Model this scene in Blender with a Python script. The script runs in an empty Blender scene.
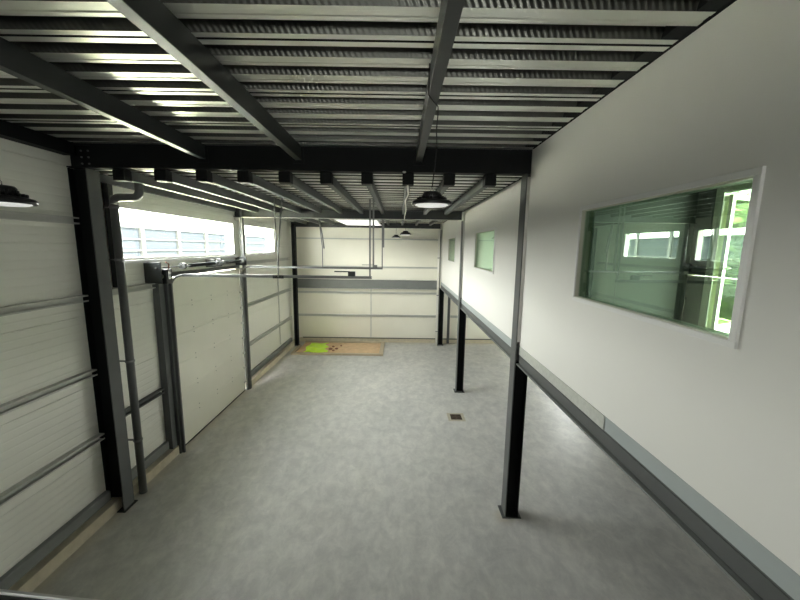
import bpy, bmesh, math, random
from mathutils import Vector, Matrix
random.seed(4)
PI = math.pi
scn = bpy.context.scene
C = scn.collection

# ------------------------------------------------------------------ camera
F, PIT, YAW, ROLL, CH = 351.8, .1476, -.0036, .0138, 4.0
cd = bpy.data.cameras.new('camera')
cam = bpy.data.objects.new('camera', cd)
C.objects.link(cam)
cd.sensor_fit = 'HORIZONTAL'
cd.sensor_width = 36
cd.lens = 36 * F / 800
cd.clip_start = .05
cd.clip_end = 300
fw = Vector((0, math.cos(PIT), -math.sin(PIT)))
up = Vector((0, math.sin(PIT), math.cos(PIT)))
rt = Vector((1, 0, 0))
Rz = Matrix.Rotation(YAW, 3, 'Z')
fw, up, rt = Rz @ fw, Rz @ up, Rz @ rt
c_, s_ = math.cos(ROLL), math.sin(ROLL)
rt, up = c_ * rt + s_ * up, c_ * up - s_ * rt
M3 = Matrix((rt, up, -fw)).transposed()
cam.matrix_world = Matrix.Translation((0, 0, CH)) @ M3.to_4x4()
scn.camera = cam

# ------------------------------------------------------------------ world and light
scn.view_settings.view_transform = 'Standard'
scn.view_settings.look = 'None'
scn.view_settings.gamma = 1
scn.view_settings.use_curve_mapping = False
scn.view_settings.exposure = 1.02
SKY = 26.0
w = bpy.data.worlds.new('overcast_sky')
scn.world = w
w.use_nodes = True
nt = w.node_tree
nt.nodes.clear()
wo = nt.nodes.new('ShaderNodeOutputWorld')
bg = nt.nodes.new('ShaderNodeBackground')
tc = nt.nodes.new('ShaderNodeTexCoord')
sx = nt.nodes.new('ShaderNodeSeparateXYZ')
rp = nt.nodes.new('ShaderNodeValToRGB')
rp.color_ramp.elements[0].position = 0.0
rp.color_ramp.elements[0].color = (1.0, .985, .93, 1)
rp.color_ramp.elements[1].position = 1.0
rp.color_ramp.elements[1].color = (.97, .98, 1.0, 1)
nt.links.new(tc.outputs['Generated'], sx.inputs[0])
nt.links.new(sx.outputs[2], rp.inputs[0])
nt.links.new(rp.outputs[0], bg.inputs[0])
bg.inputs[1].default_value = SKY
nt.links.new(bg.outputs[0], wo.inputs[0])


sl = bpy.data.lights.new('hazy_sun', 'SUN')
sl.energy = 80
sl.angle = math.radians(12)
sl.color = (1, .96, .86)
so = bpy.data.objects.new('hazy_sun', sl)
so.rotation_euler = Vector((-.5, -.12, -.86)).to_track_quat('-Z', 'Y').to_euler()
so.location = (20, 5, 30)
C.objects.link(so)


def portal(name, loc, rot, sx_, sy_):
    l = bpy.data.lights.new(name, 'AREA')
    l.shape = 'RECTANGLE'
    l.size, l.size_y = sx_, sy_
    l.cycles.is_portal = True
    o = bpy.data.objects.new(name, l)
    o.location = loc
    o.rotation_euler = rot
    C.objects.link(o)
    return o


# area lights emit along local -Z; these portals guide sky light in through the openings
portal('sky_portal', (-4.62, 7.43, 4.17), (0, -PI / 2, 0), .9, 4.1)
portal('sky_portal', (-4.62, 11.15, 4.17), (0, -PI / 2, 0), .9, 2.6)
portal('sky_portal', (-.15, -4.12, 3.7), (PI / 2, 0, 0), .9, 1.0)
portal('sky_portal', (6.62, 12.5, 1.7), (0, PI / 2, 0), 1.0, 2.6)
portal('sky_portal', (5.15, 8.0, 4.0), (0, PI / 2, 0), 1.2, 1.6)
portal('sky_portal', (5.15, 12.0, 4.0), (0, PI / 2, 0), 1.2, 1.6)
portal('sky_portal', (5.15, 5.0, 3.75), (0, PI / 2, 0), 2.2, 1.1)


# ------------------------------------------------------------------ helpers
def box(bm, x0, x1, y0, y1, z0, z1, bev=0):
    r = bmesh.ops.create_cube(bm, size=1)
    vs = r['verts']
    for v in vs:
        v.co = Vector((x0 + (v.co.x + .5) * (x1 - x0), y0 + (v.co.y + .5) * (y1 - y0), z0 + (v.co.z + .5) * (z1 - z0)))
    if bev:
        es = list({e for v in vs for e in v.link_edges})
        bmesh.ops.bevel(bm, geom=es, offset=bev, segments=2, affect='EDGES', profile=.5)
    return vs


def tube(bm, pts, r, seg=10, caps=True):
    pts = [Vector(p) for p in pts]
    rings = []
    up0 = None
    for i, p in enumerate(pts):
        if i == 0: d = pts[1] - p
        elif i == len(pts) - 1: d = p - pts[i - 1]
        else: d = (pts[i + 1] - p).normalized() + (p - pts[i - 1]).normalized()
        d.normalize()
        if up0 is None:
            up0 = Vector((0, 0, 1)) if abs(d.z) < .9 else Vector((1, 0, 0))
        a = d.cross(up0)
        a.normalize()
        b = a.cross(d)
        up0 = b
        rr = r[i] if isinstance(r, (list, tuple)) else r
        rings.append([bm.verts.new(p + a * rr * math.cos(2 * PI * k / seg) + b * rr * math.sin(2 * PI * k / seg)) for k in range(seg)])
    for i in range(len(rings) - 1):
        for k in range(seg):
            f = bm.faces.new((rings[i][k], rings[i][(k + 1) % seg], rings[i + 1][(k + 1) % seg], rings[i + 1][k]))
            f.smooth = True
    if caps:
        bm.faces.new(rings[0])
        bm.faces.new(list(reversed(rings[-1])))


def lathe(bm, prof, cx, cy, cz, seg=32, smooth=True):
    rings = []
    for r, z in prof:
        rings.append([bm.verts.new((cx + r * math.cos(2 * PI * k / seg), cy + r * math.sin(2 * PI * k / seg), cz + z)) for k in range(seg)])
    for i in range(len(rings) - 1):
        for k in range(seg):
            f = bm.faces.new((rings[i][k], rings[i][(k + 1) % seg], rings[i + 1][(k + 1) % seg], rings[i + 1][k]))
            f.smooth = smooth
    bm.faces.new(rings[0])
    bm.faces.new(rings[-1])


def prism(bm, prof, axis, a0, a1):
    """closed profile (list of 2-D points) extruded along an axis. x: (y,z), y: (x,z), z: (x,y)"""
    def mk(p, a):
        if axis == 'x': return (a, p[0], p[1])
        if axis == 'y': return (p[0], a, p[1])
        return (p[0], p[1], a)
    A = [bm.verts.new(mk(p, a0)) for p in prof]
    B = [bm.verts.new(mk(p, a1)) for p in prof]
    n = len(prof)
    for i in range(n):
        bm.faces.new((A[i], A[(i + 1) % n], B[(i + 1) % n], B[i]))
    bm.faces.new(A)
    bm.faces.new(list(reversed(B)))


def arc(cx, cy, cz, r, a0, a1, plane='xz', n=8):
    out = []
    for i in range(n + 1):
        a = a0 + (a1 - a0) * i / n
        u, v = r * math.cos(a), r * math.sin(a)
        out.append((cx + u, cy, cz + v) if plane == 'xz' else (cx, cy + u, cz + v))
    return out


def obj(name, bm, m, parent=None):
    bmesh.ops.recalc_face_normals(bm, faces=bm.faces[:])
    me = bpy.data.meshes.new(name)
    bm.to_mesh(me)
    bm.free()
    for mm in (m if isinstance(m, (list, tuple)) else [m]):
        me.materials.append(mm)
    o = bpy.data.objects.new(name, me)
    C.objects.link(o)
    if parent:
        o.parent = parent
        o.matrix_parent_inverse = parent.matrix_basis.inverted()
        q = parent
        if q.parent:
            o.matrix_parent_inverse = (q.parent.matrix_basis @ q.matrix_parent_inverse.inverted().inverted() @ q.matrix_basis).inverted() if False else Matrix.Identity(4)
    return o


def tag(o, label=None, cat=None, group=None, kind=None):
    if label: o['label'] = label
    if cat: o['category'] = cat
    if group: o['group'] = group
    if kind: o['kind'] = kind
    return o


def empty(name, loc, label=None, cat=None, group=None, kind=None):
    o = bpy.data.objects.new(name, None)
    o.empty_display_size = .1
    o.location = loc
    C.objects.link(o)
    return tag(o, label, cat, group, kind)


def part(name, parent, m, fn):
    bm = bmesh.new()
    fn(bm)
    return obj(name, bm, m, parent)


def B(name, m, x0, x1, y0, y1, z0, z1, parent=None, bev=0):
    bm = bmesh.new()
    box(bm, x0, x1, y0, y1, z0, z1, bev)
    return obj(name, bm, m, parent)


# ------------------------------------------------------------------ materials
def mat(name, col, rough=.5, metal=0, spec=.5, noise=0, nscale=8, bump=0, bscale=60, stretch=None, rvar=0, emis=None, coat=0):
    m = bpy.data.materials.new(name)
    m.use_nodes = True
    n = m.node_tree.nodes
    L = m.node_tree.links
    b = n['Principled BSDF']
    b.inputs['Base Color'].default_value = (*col, 1)
    b.inputs['Roughness'].default_value = rough
    b.inputs['Metallic'].default_value = metal
    b.inputs['Specular IOR Level'].default_value = spec
    b.inputs['Coat Weight'].default_value = coat
    t = n.new('ShaderNodeTexCoord')
    mp = n.new('ShaderNodeMapping')
    L.new(t.outputs['Object'], mp.inputs[0])
    if stretch: mp.inputs['Scale'].default_value = stretch
    nz = n.new('ShaderNodeTexNoise')
    nz.inputs['Scale'].default_value = nscale
    nz.inputs['Detail'].default_value = 5
    L.new(mp.outputs[0], nz.inputs['Vector'])
    mx = n.new('ShaderNodeMix')
    mx.data_type = 'RGBA'
    mx.inputs['A'].default_value = (*[c * (1 - noise) for c in col], 1)
    mx.inputs['B'].default_value = (*[min(1, c * (1 + noise)) for c in col], 1)
    L.new(nz.outputs['Fac'], mx.inputs['Factor'])
    L.new(mx.outputs['Result'], b.inputs['Base Color'])
    if rvar:
        mr = n.new('ShaderNodeMapRange')
        mr.inputs[1].default_value = .3
        mr.inputs[2].default_value = .7
        mr.inputs[3].default_value = max(0, rough - rvar)
        mr.inputs[4].default_value = rough + rvar
        L.new(nz.outputs['Fac'], mr.inputs[0])
        L.new(mr.outputs[0], b.inputs['Roughness'])
    if bump:
        n2 = n.new('ShaderNodeTexNoise')
        n2.inputs['Scale'].default_value = bscale
        L.new(mp.outputs[0], n2.inputs['Vector'])
        bp = n.new('ShaderNodeBump')
        bp.inputs['Strength'].default_value = bump
        bp.inputs['Distance'].default_value = .01
        L.new(n2.outputs['Fac'], bp.inputs['Height'])
        L.new(bp.outputs[0], b.inputs['Normal'])
    if emis:
        b.inputs['Emission Color'].default_value = (*emis[0], 1)
        b.inputs['Emission Strength'].default_value = emis[1]
    return m


def panel_mat(name, col, axis, pitch, joint, depth=.6):
    """steel-faced sandwich panel: fine pressed ribs every `pitch`, a panel joint every `joint`, along one axis"""
    m = mat(name, col, rough=.38, noise=.04, nscale=1.5)
    n, L = m.node_tree.nodes, m.node_tree.links
    b = n['Principled BSDF']
    t = n.new('ShaderNodeTexCoord')
    s = n.new('ShaderNodeSeparateXYZ')
    L.new(t.outputs['Object'], s.inputs[0])
    o = s.outputs[axis]

    def groove(p, wd):
        a = n.new('ShaderNodeMath'); a.operation = 'DIVIDE'; L.new(o, a.inputs[0]); a.inputs[1].default_value = p
        f = n.new('ShaderNodeMath'); f.operation = 'FRACT'; L.new(a.outputs[0], f.inputs[0])
        g = n.new('ShaderNodeMath'); g.operation = 'SUBTRACT'; L.new(f.outputs[0], g.inputs[0]); g.inputs[1].default_value = .5
        h = n.new('ShaderNodeMath'); h.operation = 'ABSOLUTE'; L.new(g.outputs[0], h.inputs[0])
        r = n.new('ShaderNodeMapRange'); L.new(h.outputs[0], r.inputs[0])
        r.interpolation_type = 'SMOOTHSTEP'
        r.inputs[1].default_value = .5 - wd / p; r.inputs[2].default_value = .5
        r.inputs[3].default_value = 1; r.inputs[4].default_value = 0
        return r.outputs[0]
    g1, g2 = groove(pitch, .018), groove(joint, .012)
    ad = n.new('ShaderNodeMath'); ad.operation = 'MULTIPLY_ADD'
    L.new(g2, ad.inputs[0]); ad.inputs[1].default_value = 2.5; L.new(g1, ad.inputs[2])
    bp = n.new('ShaderNodeBump')
    bp.inputs['Strength'].default_value = depth
    bp.inputs['Distance'].default_value = .004
    L.new(ad.outputs[0], bp.inputs['Height'])
    L.new(bp.outputs[0], b.inputs['Normal'])
    return m


M = {}
M['dark'] = mat('anthracite_painted_steel', (.018, .021, .021), .42, noise=.15, nscale=3)
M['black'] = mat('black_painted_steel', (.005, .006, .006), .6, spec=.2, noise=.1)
M['mid'] = mat('grey_painted_steel', (.11, .115, .112), .55, spec=.3, noise=.12, nscale=4)
M['girt'] = mat('galvanised_wall_rail', (.60, .60, .56), .5, metal=.15, noise=.1, nscale=5)
M['channel'] = mat('mid_grey_base_channel', (.20, .21, .20), .5, noise=.1, nscale=4)
M['galv'] = mat('galvanised_track', (.22, .225, .22), .38, metal=.6, noise=.12, nscale=12)
M['pipe'] = mat('grey_plastic_pipe', (.11, .115, .11), .4, noise=.08)
M['white'] = mat('white_painted_plaster', (.84, .83, .79), .6, noise=.015, nscale=2, bump=.03, bscale=90)
M['frame'] = mat('white_window_frame', (.86, .855, .84), .35, noise=.02)
M['kerb'] = mat('sandy_concrete_kerb', (.62, .56, .42), .85, noise=.25, nscale=9, bump=.4)
M['panel'] = panel_mat('white_ribbed_wall_panel', (.86, .86, .78), 2, .1, 1.0)
M['backpanel'] = panel_mat('cream_back_wall_panel', (.90, .875, .76), 0, .12, 1.16, .2)
M['doorpanel'] = mat('cream_door_panel', (.86, .845, .74), .42, noise=.03, nscale=3, bump=.12, bscale=40)
M['rubber'] = mat('black_rubber', (.012, .012, .012), .6)
M['strip'] = mat('pale_blue_grey_steel', (.40, .44, .44), .45, noise=.06, nscale=5)
M['strip2'] = mat('speckled_galvanised_plate', (.50, .51, .47), .5, noise=.22, nscale=26, bump=.15, bscale=40)
M['lampblack'] = mat('black_cast_aluminium', (.010, .010, .011), .35)
M['diff'] = mat('milky_lamp_diffuser', (.8, .8, .78), .4, emis=((1, 1, .96), .25))
M['cable'] = mat('black_cable', (.012, .012, .012), .5)
M['wcable'] = mat('white_cable', (.82, .8, .74), .5)
M['chrome'] = mat('bright_chrome', (.75, .75, .75), .2, metal=1)
M['wood'] = mat('pale_rough_timber', (.50, .42, .30), .75, noise=.2, nscale=6, stretch=(1, 8, 8), bump=.3)
M['sand'] = mat('brown_sand', (.66, .47, .29), .95, noise=.25, nscale=5, bump=.8, bscale=30)
M['lime'] = mat('lime_green_plastic', (.62, .95, .04), .4, noise=.12, nscale=4)
M['rubble'] = mat('reddish_brick_rubble', (.25, .12, .08), .9, noise=.4, nscale=12)
M['drain'] = mat('brown_iron_grate', (.10, .07, .045), .6, metal=.3, noise=.3, nscale=20)
M['drainrim'] = mat('pale_mortar_rim', (.50, .46, .36), .9, noise=.2, nscale=20)
M['void'] = mat('black_foam_and_gap_shade', (.006, .006, .006), .9)
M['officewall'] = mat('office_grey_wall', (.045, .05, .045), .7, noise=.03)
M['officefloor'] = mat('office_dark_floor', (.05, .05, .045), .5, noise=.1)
M['leafgreen'] = mat('fresh_leaf_green', (.03, .05, .008), .6, noise=.5, nscale=3)
M['bark'] = mat('brown_bark', (.10, .07, .05), .9, noise=.3, nscale=20)
M['cladding'] = mat('blue_grey_cladding', (.016, .0185, .0225), 1.0, spec=0, noise=.2, nscale=.6, stretch=(1, .4, 3))
M['cladwhite'] = mat('pale_facade_post', (.045, .046, .047), 1.0, spec=0)
M['asphalt'] = mat('pale_yard_paving', (.46, .47, .33), .9, noise=.2, nscale=2)
M['grass'] = mat('yard_grass', (.03, .045, .012), .9, noise=.4, nscale=3)
M['doorwhite'] = mat('cream_door_frame', (.66, .66, .55), .4, noise=.02)
M['lightpanel'] = mat('lit_white_panel', (.9, .9, .9), .5, emis=((1, 1, .97), .5))


def floor_mat():
    m = mat('polished_grey_concrete', (.25, .26, .26), .42)
    n, L = m.node_tree.nodes, m.node_tree.links
    b = n['Principled BSDF']
    t = n.new('ShaderNodeTexCoord')

    def nz(scale, detail, rough=.6, dist=0, st=(1, 1, 1)):
        mp = n.new('ShaderNodeMapping'); mp.inputs['Scale'].default_value = st
        L.new(t.outputs['Object'], mp.inputs[0])
        a = n.new('ShaderNodeTexNoise')
        a.inputs['Scale'].default_value = scale; a.inputs['Detail'].default_value = detail
        a.inputs['Roughness'].default_value = rough; a.inputs['Distortion'].default_value = dist
        L.new(mp.outputs[0], a.inputs['Vector'])
        return a.outputs['Fac']

    def ramp(src, p0, c0, p1, c1):
        r = n.new('ShaderNodeValToRGB')
        r.color_ramp.elements[0].position = p0; r.color_ramp.elements[0].color = (*c0, 1)
        r.color_ramp.elements[1].position = p1; r.color_ramp.elements[1].color = (*c1, 1)
        L.new(src, r.inputs[0])
        return r.outputs[0]

    def mix(a, b_, f, mode='MIX'):
        x = n.new('ShaderNodeMix'); x.data_type = 'RGBA'; x.blend_type = mode
        if isinstance(f, float): x.inputs['Factor'].default_value = f
        else: L.new(f, x.inputs['Factor'])
        L.new(a, x.inputs['A']); L.new(b_, x.inputs['B'])
        return x.outputs['Result']
    base = ramp(nz(.7, 6, .65, .4), .35, (.55, .55, .53), .68, (.65, .64, .605))
    mot = ramp(nz(5.0, 10, .75, .35, (1, .7, 1)), .40, (.84, .84, .85), .66, (1.12, 1.12, 1.10))
    c = mix(base, mot, 1.0, 'MULTIPLY')
    dust = ramp(nz(1.9, 10, .75, 2.0, (1, .6, 1)), .62, (0, 0, 0), .75, (1, 1, 1))
    dcol = n.new('ShaderNodeRGB'); dcol.outputs[0].default_value = (.72, .70, .64, 1)
    f = n.new('ShaderNodeMath'); f.operation = 'MULTIPLY'; f.inputs[1].default_value = .5
    L.new(dust, f.inputs[0])
    c = mix(c, dcol.outputs[0], f.outputs[0])
    # sandy dust lying along the kerb of the left wall and the back wall, and round the first column foot
    s = n.new('ShaderNodeSeparateXYZ'); L.new(t.outputs['Object'], s.inputs[0])
    nn = nz(2.5, 6, .7, .6)

    def band(sock, edge, width):
        a = n.new('ShaderNodeMath'); a.operation = 'SUBTRACT'; L.new(sock, a.inputs[0]); a.inputs[1].default_value = edge
        ab = n.new('ShaderNodeMath'); ab.operation = 'ABSOLUTE'; L.new(a.outputs[0], ab.inputs[0])
        q = n.new('ShaderNodeMath'); q.operation = 'MULTIPLY_ADD'; L.new(nn, q.inputs[0]); q.inputs[1].default_value = width * 1.6
        L.new(ab.outputs[0], q.inputs[2])
        r = n.new('ShaderNodeMapRange'); L.new(q.outputs[0], r.inputs[0])
        r.inputs[1].default_value = width * .7; r.inputs[2].default_value = width * 1.9
        r.inputs[3].default_value = .75; r.inputs[4].default_value = 0
        return r.outputs[0]
    sand = n.new('ShaderNodeRGB'); sand.outputs[0].default_value = (.60, .54, .42, 1)
    c = mix(c, sand.outputs[0], band(s.outputs[0], -4.3, .3))
    c = mix(c, sand.outputs[0], band(s.outputs[1], 14.7, .45))
    vd = n.new('ShaderNodeVectorMath'); vd.operation = 'DISTANCE'
    L.new(t.outputs['Object'], vd.inputs[0]); vd.inputs[1].default_value = (1.62, 4.78, 0)
    c = mix(c, sand.outputs[0], band(vd.outputs['Value'], 0, .16))
    L.new(c, b.inputs['Base Color'])
    r = n.new('ShaderNodeMapRange'); L.new(nz(2.3, 6, .6, .5), r.inputs[0])
    r.inputs[1].default_value = .3; r.inputs[2].default_value = .7
    r.inputs[3].default_value = .34; r.inputs[4].default_value = .56
    L.new(r.outputs[0], b.inputs['Roughness'])
    bp = n.new('ShaderNodeBump'); bp.inputs['Strength'].default_value = .06; bp.inputs['Distance'].default_value = .01
    L.new(nz(14, 6), bp.inputs['Height']); L.new(bp.outputs[0], b.inputs['Normal'])
    return m


def deck_mat(name, emboss):
    m = mat(name, (.88, .88, .82), .36, metal=.86)
    n, L = m.node_tree.nodes, m.node_tree.links
    b = n['Principled BSDF']
    t = n.new('ShaderNodeTexCoord')
    mp = n.new('ShaderNodeMapping'); mp.inputs['Scale'].default_value = (.5, 28, 28)
    L.new(t.outputs['Object'], mp.inputs[0])
    a = n.new('ShaderNodeTexNoise'); a.inputs['Scale'].default_value = 1.6; a.inputs['Detail'].default_value = 6
    L.new(mp.outputs[0], a.inputs['Vector'])
    r = n.new('ShaderNodeMapRange'); L.new(a.outputs['Fac'], r.inputs[0])
    r.inputs[1].default_value = .3; r.inputs[2].default_value = .7; r.inputs[3].default_value = .32; r.inputs[4].default_value = .44
    L.new(r.outputs[0], b.inputs['Roughness'])
    bp = n.new('ShaderNodeBump'); bp.inputs['Strength'].default_value = .12; bp.inputs['Distance'].default_value = .002
    L.new(a.outputs['Fac'], bp.inputs['Height'])
    L.new(bp.outputs[0], b.inputs['Normal'])
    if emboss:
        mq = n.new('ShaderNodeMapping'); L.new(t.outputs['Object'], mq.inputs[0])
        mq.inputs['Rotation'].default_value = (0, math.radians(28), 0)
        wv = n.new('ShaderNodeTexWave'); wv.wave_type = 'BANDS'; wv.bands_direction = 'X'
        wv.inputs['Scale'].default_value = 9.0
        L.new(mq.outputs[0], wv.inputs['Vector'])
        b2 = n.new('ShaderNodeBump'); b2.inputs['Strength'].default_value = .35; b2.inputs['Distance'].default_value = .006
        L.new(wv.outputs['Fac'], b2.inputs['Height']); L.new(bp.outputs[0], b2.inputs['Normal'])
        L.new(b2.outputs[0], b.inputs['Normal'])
        b.inputs['Base Color'].default_value = (.11, .11, .10, 1)  # webs darkened in the base colour to stand for their shade
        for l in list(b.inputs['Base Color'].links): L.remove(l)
    return m


def glass_mat(name, tint, ior=1.6, rough=0.0, edge=1.0):
    m = bpy.data.materials.new(name)
    m.use_nodes = True
    n, L = m.node_tree.nodes, m.node_tree.links
    n.clear()
    o = n.new('ShaderNodeOutputMaterial')
    tr = n.new('ShaderNodeBsdfTransparent'); tr.inputs[0].default_value = (*tint, 1)
    gl = n.new('ShaderNodeBsdfGlossy'); gl.inputs['Roughness'].default_value = rough
    gl.inputs[0].default_value = (.9, 1, .93, 1)
    lw = n.new('ShaderNodeLayerWeight'); lw.inputs[0].default_value = .5
    pw = n.new('ShaderNodeMath'); pw.operation = 'POWER'; L.new(lw.outputs['Facing'], pw.inputs[0]); pw.inputs[1].default_value = 4.5
    fr = n.new('ShaderNodeMath'); fr.operation = 'MULTIPLY_ADD'; L.new(pw.outputs[0], fr.inputs[0])
    fr.inputs[1].default_value = (1 - ior) * edge; fr.inputs[2].default_value = ior
    mx = n.new('ShaderNodeMixShader')
    L.new(fr.outputs[0], mx.inputs[0]); L.new(tr.outputs[0], mx.inputs[1]); L.new(gl.outputs[0], mx.inputs[2])
    L.new(mx.outputs[0], o.inputs[0])
    return m


M['floor'] = floor_mat()
M['deck'] = deck_mat('galvanised_deck', False)
M['deckweb'] = deck_mat('shaded_embossed_deck', True)
M['solarglass'] = glass_mat('tinted_door_glass', (.50, .55, .36), .006, .1, .06)
M['glass'] = glass_mat('green_tinted_glass', (.64, .78, .67), .11)
M['clearglass'] = glass_mat('clear_glass', (.95, .97, .96), .04)

# ------------------------------------------------------------------ the setting
XW, XK, XR, XE = -4.35, -4.2, 1.70, 6.5      # left wall, kerb face, upper right wall, far right wall
YN, YB = -4.0, 14.7
Z1, Z2 = 5.28, 4.99                          # deck undersides of the front bay and of the others
Y1, Y2, Y3 = 4.80, 9.40, 14.25


def struct(name, bm, m, parent=None):
    o = obj(name, bm, m, parent)
    if not parent: o['kind'] = 'structure'
    return o


def wall_cells(bm, fixed, t0, t1, a0, a1, z0, z1, holes):
    """wall with rectangular openings; fixed axis 'x' (runs along y) or 'y' (runs along x); one clean mesh of cells"""
    As = sorted({a0, a1, *[h[0] for h in holes], *[h[1] for h in holes]})
    Zs = sorted({z0, z1, *[h[2] for h in holes], *[h[3] for h in holes]})
    for i in range(len(As) - 1):
        for j in range(len(Zs) - 1):
            ca, cz = (As[i] + As[i + 1]) / 2, (Zs[j] + Zs[j + 1]) / 2
            if any(h[0] < ca < h[1] and h[2] < cz < h[3] for h in holes): continue
            if fixed == 'x': box(bm, t0, t1, As[i], As[i + 1], Zs[j], Zs[j + 1])
            else: box(bm, As[i], As[i + 1], t0, t1, Zs[j], Zs[j + 1])
    bmesh.ops.remove_doubles(bm, verts=bm.verts[:], dist=1e-5)
    seen = {}
    dead = []
    for f in bm.faces:
        k = tuple(sorted(v.index for v in f.verts))
        c = f.calc_center_median()
        k = (round(c.x, 4), round(c.y, 4), round(c.z, 4))
        if k in seen: dead += [f, seen[k]]
        else: seen[k] = f
    bmesh.ops.delete(bm, geom=list(set(dead)), context='FACES')


bm = bmesh.new(); box(bm, -4.6, XE + .1, YN - .2, YB + .2, -.2, 0)
struct('floor', bm, M['floor'])

W1 = (5.42, 9.36, 3.74, 4.60)
W2 = (9.92, 12.35, 3.76, 4.61)
DR = (6.42, 9.38, 0.0, 3.40)
bm = bmesh.new()
wall_cells(bm, 'x', XW - .12, XW, YN, YB, 0, 5.5, [W1, W2, DR])
struct('wall_left', bm, M['panel'])
bm = bmesh.new(); box(bm, -4.47, XE + .1, YB, YB + .12, 0, 5.5)
struct('wall_back', bm, M['backpanel'])
bm = bmesh.new()
wall_cells(bm, 'y', YN - .1, YN, -4.47, XE + .1, 0, 5.5, [(-.6, .3, 3.2, 4.2)])
struct('wall_front', bm, M['panel'])
bm = bmesh.new()
wall_cells(bm, 'x', XE, XE + .1, YN, YB, 0, 2.66, [(11.2, 13.8, 1.2, 2.2)])
struct('wall_right', bm, M['panel'])

# upper right wall, white boards between the columns
R3 = (1.71, 3.38, 3.52, 4.40)
R4 = (6.32, 7.98, 3.55, 4.38)
R5 = (10.8, 12.3, 3.55, 4.36)
bm = bmesh.new()
wall_cells(bm, 'x', XR, XR + .12, YN, 4.775, 2.66, Z1 - .012, [R3])
wall_cells(bm, 'x', XR, XR + .12, 4.985, 9.395, 2.66, Z2 - .012, [R4])
wall_cells(bm, 'x', XR, XR + .12, 9.605, 14.195, 2.66, Z2 - .012, [R5])
wall_cells(bm, 'x', XR, XR + .12, 14.405, YB - .001, 2.66, Z2 - .012, [])
struct('wall_upper', bm, M['white'])


# ceiling: trapezoidal steel deck, profile along y, extruded along x
def deck(bm, x0, x1, y0, y1, z, first, pitch=.26, low=.125, h=.062, lap=3):
    pts, web = [], []
    k = math.ceil((y0 - first) / pitch)
    y = first + k * pitch
    while y < y1 - .02:
        e = y + low
        if k % lap == 1:      # sheet overlap: a narrow slot in the flange, painted black as the hem's shadow
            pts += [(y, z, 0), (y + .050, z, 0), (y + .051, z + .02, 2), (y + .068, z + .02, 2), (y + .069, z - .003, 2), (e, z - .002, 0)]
        else:
            pts += [(y, z, 0), (y + .035, z, 0), (y + .042, z + .004, 0), (y + .083, z + .004, 0), (y + .09, z, 0), (e, z, 0)]
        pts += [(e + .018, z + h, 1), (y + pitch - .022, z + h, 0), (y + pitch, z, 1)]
        y += pitch
        k += 1
    va = [bm.verts.new((x0, p[0], p[1])) for p in pts]
    vb = [bm.verts.new((x1, p[0], p[1])) for p in pts]
    for i in range(len(pts) - 1):
        if (Vector(pts[i][:2]) - Vector(pts[i + 1][:2])).length < 1e-6: continue
        f = bm.faces.new((va[i], va[i + 1], vb[i + 1], vb[i]))
        f.material_index = pts[i + 1][2]


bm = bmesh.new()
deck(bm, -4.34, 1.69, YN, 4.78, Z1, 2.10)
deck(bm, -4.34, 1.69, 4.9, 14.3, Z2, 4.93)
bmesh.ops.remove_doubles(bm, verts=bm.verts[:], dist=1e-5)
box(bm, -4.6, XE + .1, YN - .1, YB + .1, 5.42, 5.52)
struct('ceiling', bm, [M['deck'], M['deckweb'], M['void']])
# black foam closers in the deck troughs over the right wall
bm = bmesh.new()
y = 2.10 - 23 * .26
while y < 4.6:
    if y > YN: prism(bm, [(y + .128, Z1), (y + .258, Z1), (y + .238, Z1 + .058), (y + .145, Z1 + .058)], 'x', 1.58, 1.685)
    y += .26
box(bm, 1.69, 1.82, YN, 4.78, Z1 + .002, Z1 + .06)
struct('trim_1', bm, M['void'])
bm = bmesh.new()
y = 4.93
while y < 14.0:
    prism(bm, [(y + .128, Z2), (y + .258, Z2), (y + .238, Z2 + .058), (y + .145, Z2 + .058)], 'x', 1.63, 1.685)
    y += .26
box(bm, 1.69, 1.82, 4.99, 14.2, Z2 + .002, Z2 + .06)
struct('trim_2', bm, M['void'])

# kerb and base channel of the left wall, back wall base
bm = bmesh.new()
box(bm, XW + .001, XK, YN, DR[0] - .06, 0, .17, .004)
box(bm, XW + .001, XK, DR[1] + .08, YB - .1, 0, .17, .004)
struct('baseboard_left', bm, M['kerb'])
bm = bmesh.new(); box(bm, XK, XE - .02, YB - .10, YB - .001, 0, .15, .004)
struct('baseboard_back', bm, M['kerb'])

# mezzanine slab behind the upper wall, office beyond it
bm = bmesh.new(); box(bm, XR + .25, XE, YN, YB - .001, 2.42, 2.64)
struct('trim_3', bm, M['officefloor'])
bm = bmesh.new()
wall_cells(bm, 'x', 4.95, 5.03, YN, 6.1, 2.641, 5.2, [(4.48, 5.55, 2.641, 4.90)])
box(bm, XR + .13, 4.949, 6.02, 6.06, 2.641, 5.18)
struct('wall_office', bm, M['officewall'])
bm = bmesh.new()
wall_cells(bm, 'x', 4.95, 5.03, 6.1, YB - .001, 2.641, 5.2, [(7.2, 8.8, 3.4, 4.6), (11.2, 12.8, 3.4, 4.6)])
box(bm, XR + .13, 4.949, 6.061, 6.1, 2.641, 5.18)
box(bm, XR + .13, 4.949, 9.5, 9.58, 2.641, 5.18)
struct('wall_store', bm, M['white'])
bm = bmesh.new(); box(bm, XR + .13, 5.03, YN, YB - .001, 5.20, 5.24)
struct('trim_4', bm, M['officewall'])


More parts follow.
